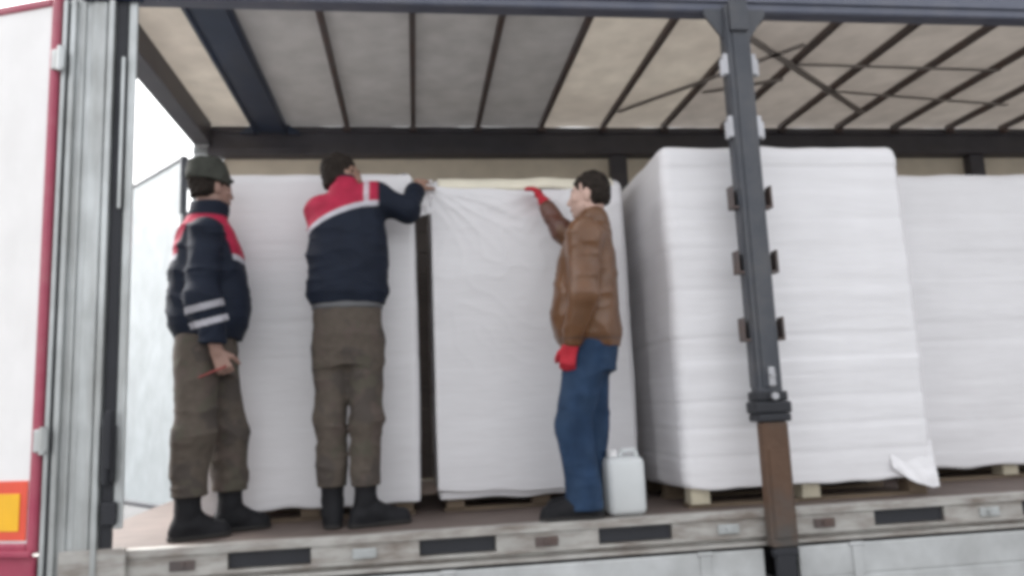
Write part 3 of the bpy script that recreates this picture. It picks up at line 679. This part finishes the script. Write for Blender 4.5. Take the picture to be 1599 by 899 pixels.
# cap with short peak and turned-down band
F = Field(hc-.2, hc+.22, .0055); T_ = lambda *p: hc+hR @ np.array(p, float)
F.ell(T_(0, -.012, .055), (.092, .112, .10), hR, .02); F.cone(T_(0, -.012, .045), T_(0, -.022, .12), .09, .088, .03)
F.cone(T_(-.04, .062, .042), T_(.04, .062, .042), .04, .04, .02, (hR[:, 2], .22)); dn = -hR[:, 2]-.18*hR[:, 1]; F.cut(dn, dn @ T_(0, 0, .025)); F.cut(hR[:, 2], hR[:, 2] @ T_(0, 0, .148))
F.warp(folds(.006, (12, 12, 12), 41)); link('cap', F.mesh('cap'), 'cap', p1)
F = Field(lo, hi, .006)
F.stack([R4(.955, 0, .01, .185, .15), R4(1.02, 0, .008, .205, .185), R4(1.12, 0, .010, .205, .195), R4(1.28, 0, .0, .205, .182), R4(1.42, 0, .0, .185, .158), R4(1.52, 0, -.01, .15, .125), R4(1.585, 0, -.01, .085, .085)], yawS)
F.chain([shR-rt1*.05, shR, elR], [.06, .068, .078], .035); F.chain([elR, elR*.08+wrR*.92], [.076, .056], .03)
F.chain([shL+rt1*.05, shL, elL], [.08, .085, .072], .05); F.chain([elL, elL*.08+wrL*.92], [.074, .054], .03)
F.chain([nk-[0, 0, .01], nk+np.array([.02, .0, .075])], [.085, .092], .02); F.cut((0, 0, 1), 1.655)
F.warp(folds(.013, (5, 5, 9), 61)); F.cut((0, 0, -1), -.915)
def c1(V):
    col = np.tile(NAVY, (len(V), 1)); L = V-ctr; a = L@rt1; f = L@fw1; z = V[:, 2]
    slv = ss(.150, .138, np.abs(a))                                  # keep the yoke off the sleeves
    zb = 1.365+.0*f
    yk = ss(zb-.004, zb+.004, z)*slv*ss(1.585, 1.572, z); col = mixc(col, RED, yk)
    col = mixc(col, WHT, (ss(zb-.03, zb-.024, z)-ss(zb, zb+.006, z))*slv*.85)
    fa = wrR-elR; ln = np.linalg.norm(fa); fa = fa/ln; t = (V-elR)@fa; dd = np.linalg.norm((V-elR)-t[:, None]*fa, axis=1)
    for t0, t1 in ((.025, .052), (.10, .126)): col = mixc(col, WHT, (ss(t0-.004, t0, t)-ss(t1, t1+.004, t))*(dd < .095)*(a > .13)*.85)
    return col
link('jacket', F.mesh('jacket', c1), 'cloth', p1)
trousers(p1, lo, hi, [R4(.78, 0, 0, .155, .125), R4(.9, 0, 0, .175, .14), R4(.98, 0, 0, .172, .135)],
         [(hipL, knL, anL+[0, 0, .04], (.105, .094, .078)), (hipR, knR, anR+[0, 0, .04], (.105, .092, .080))], 8, 'camo', yawS, amp=.012)
boot('boot', p1, anR, math.radians(66), anR+[0, 0, .13], .19, .056); boot('boot', p1, anL, math.radians(72), anL+[0, 0, .13], .19, .056)
b = bmesh.new(); q0 = Vector(wrR+B1)+Vector((.03, -.02, -.085)); bar(b, q0+Vector((.02, 0, .012)), q0+Vector((-.16, .02, -.055)), .006, 10, .004)
tag(obj('stick', b, 'stick'), 'thin reddish stick held low by the person in the olive cap', 'stick')

# ---- person 3: side on facing the film, brown jacket, jeans, red gloves
B3 = np.array((.86, .15, 0)); L3 = lambda x, y, z: np.array((x, y, z))-B3
p3 = person(B3, 'person in brown jacket and blue jeans lifting the film with a red glove')
YB = math.radians(-70)
hc, hR = L3(.945, .17, 1.645), rotm(math.radians(-62), math.radians(2)); nk = L3(.965, .155, 1.47)
rt1 = np.array([math.cos(YB), -math.sin(YB), 0]); fw1 = np.array([math.sin(YB), math.cos(YB), 0]); ctr = L3(.905, .155, 0)
P3 = lambda a, f, z: ctr+rt1*a+fw1*f+np.array([0, 0, z])
shL, elL, wrL = P3(-.195, -.02, 1.385), P3(-.245, -.01, 1.09), P3(-.20, .075, .845)
shR, elR, wrR = P3(.185, .03, 1.39), L3(.83, .36, 1.50), L3(.752, .43, 1.675)
hipL, knL, anL = P3(-.08, .01, .84), P3(-.095, .095, .46), L3(.815, .07, .115)
hipR, knR, anR = P3(.08, .02, .84), P3(.08, .035, .46), L3(.875, .26, .115)
lo, hi = np.array((-.40, -.34, 0)), np.array((.38, .48, 1.95))
F = Field(lo, hi, .0055); yawS = -YB
R4 = lambda z, a, f, rx, ry: (z, *(ctr+rt1*a+fw1*f)[:2], rx, ry)
head(F, hc, hR, nk)
F.stack([R4(.8, 0, 0, .155, .11), R4(1.0, 0, 0, .15, .115), R4(1.25, 0, .01, .17, .115), R4(1.4, 0, -.01, .15, .09), R4(1.49, 0, -.03, .06, .06)], yawS)
for a, e, w_ in ((shL, elL, wrL), (shR, elR, wrR)): F.chain([a, e], [.053, .041], .03); F.chain([e, w_], [.041, .028], .02)
gR = dict(d=(-.42, .12, .85), nrm=(.75, -.5, .35), curl=.55, side=1); gL = dict(d=fw1*.25+np.array([0, 0, -.95]), nrm=-rt1+fw1*.2, curl=.85, side=1)
hand(F, wrR, **gR); hand(F, wrL, **gL)
for a, k_, n_ in ((hipL, knL, anL), (hipR, knR, anR)): F.chain([a, k_], [.083, .056], .04); F.chain([k_, n_, n_*[1, 1, .4]], [.054, .04, .04], .03)
link('body', F.mesh('body', face_color(hc, hR, (.52, .35, .29))), 'skin', p3)
hair_obj(hc, hR, p3, hl=.045)
for w_, e, kw in ((wrR, elR, gR), (wrL, elL, gL)):
    F = Field(w_-.24, w_+.24, .005); hand(F, w_, grow=.003, **kw); u = (w_-e)/np.linalg.norm(w_-e); F.cone(w_-u*.05, w_+u*.01, .040, .034, .02)
    link('glove', F.mesh('glove'), 'glove', p3)
F = Field(lo, hi, .006)
F.stack([R4(.845, 0, .0, .175, .145), R4(.90, 0, .01, .195, .168), R4(1.0, 0, .02, .198, .178), R4(1.15, 0, .01, .196, .165), R4(1.3, 0, .0, .19, .15), R4(1.41, 0, -.015, .15, .12), R4(1.48, 0, -.03, .085, .085)], yawS)
F.chain([shL+rt1*.05, shL, elL], [.078, .08, .066], .05); F.chain([elL, elL*.1+wrL*.9], [.068, .05], .03)
F.chain([shR-rt1*.05, shR, elR], [.078, .074, .06], .05); F.chain([elR, elR*.15+wrR*.85], [.06, .045], .03)
F.chain([nk-[0, 0, .02], nk+np.array([-.01, 0, .035])], [.08, .082], .02)
F.warp(folds(.011, (5, 5, 8), 81)); F.cut((0, 0, -1), -.835)
BRN = np.array((.125, .054, .021))
def c3(V):
    col = np.tile(BRN, (len(V), 1)); z = V[:, 2]; L = V-ctr; a = L@rt1; f = L@fw1
    col = mixc(col, (.055, .028, .018), (ss(.885, .880, z)-ss(.872, .867, z))*.8)          # hem seam
    col = mixc(col, (.13, .062, .028), ss(.3, .7, vnoise(V*5, 3))*.5)
    t = (V-elR)@((wrR-elR)/np.linalg.norm(wrR-elR)); fa = np.linalg.norm(V-(elR+wrR)/2, axis=1)
    col = mixc(col, (.095, .03, .024), ss(-.06, .0, t)*(fa < .2)*(a > .1)*.7)               # maroon cuffed forearm
    return col
link('jacket', F.mesh('jacket', c3), 'leather', p3)
trousers(p3, lo, hi, [R4(.72, 0, 0, .145, .12), R4(.84, 0, 0, .165, .135), R4(.92, 0, 0, .165, .13)],
         [(hipL, knL, anL-[0, 0, .05], (.108, .090, .082)), (hipR, knR, anR-[0, 0, .05], (.108, .090, .082))], 12, 'denim', yawS, cuff=.045, amp=.009)
boot('shoe', p3, anL, math.radians(-88), anL+[0, 0, .06], .23); boot('shoe', p3, anR, math.radians(-80), anR+[0, 0, .06], .23)
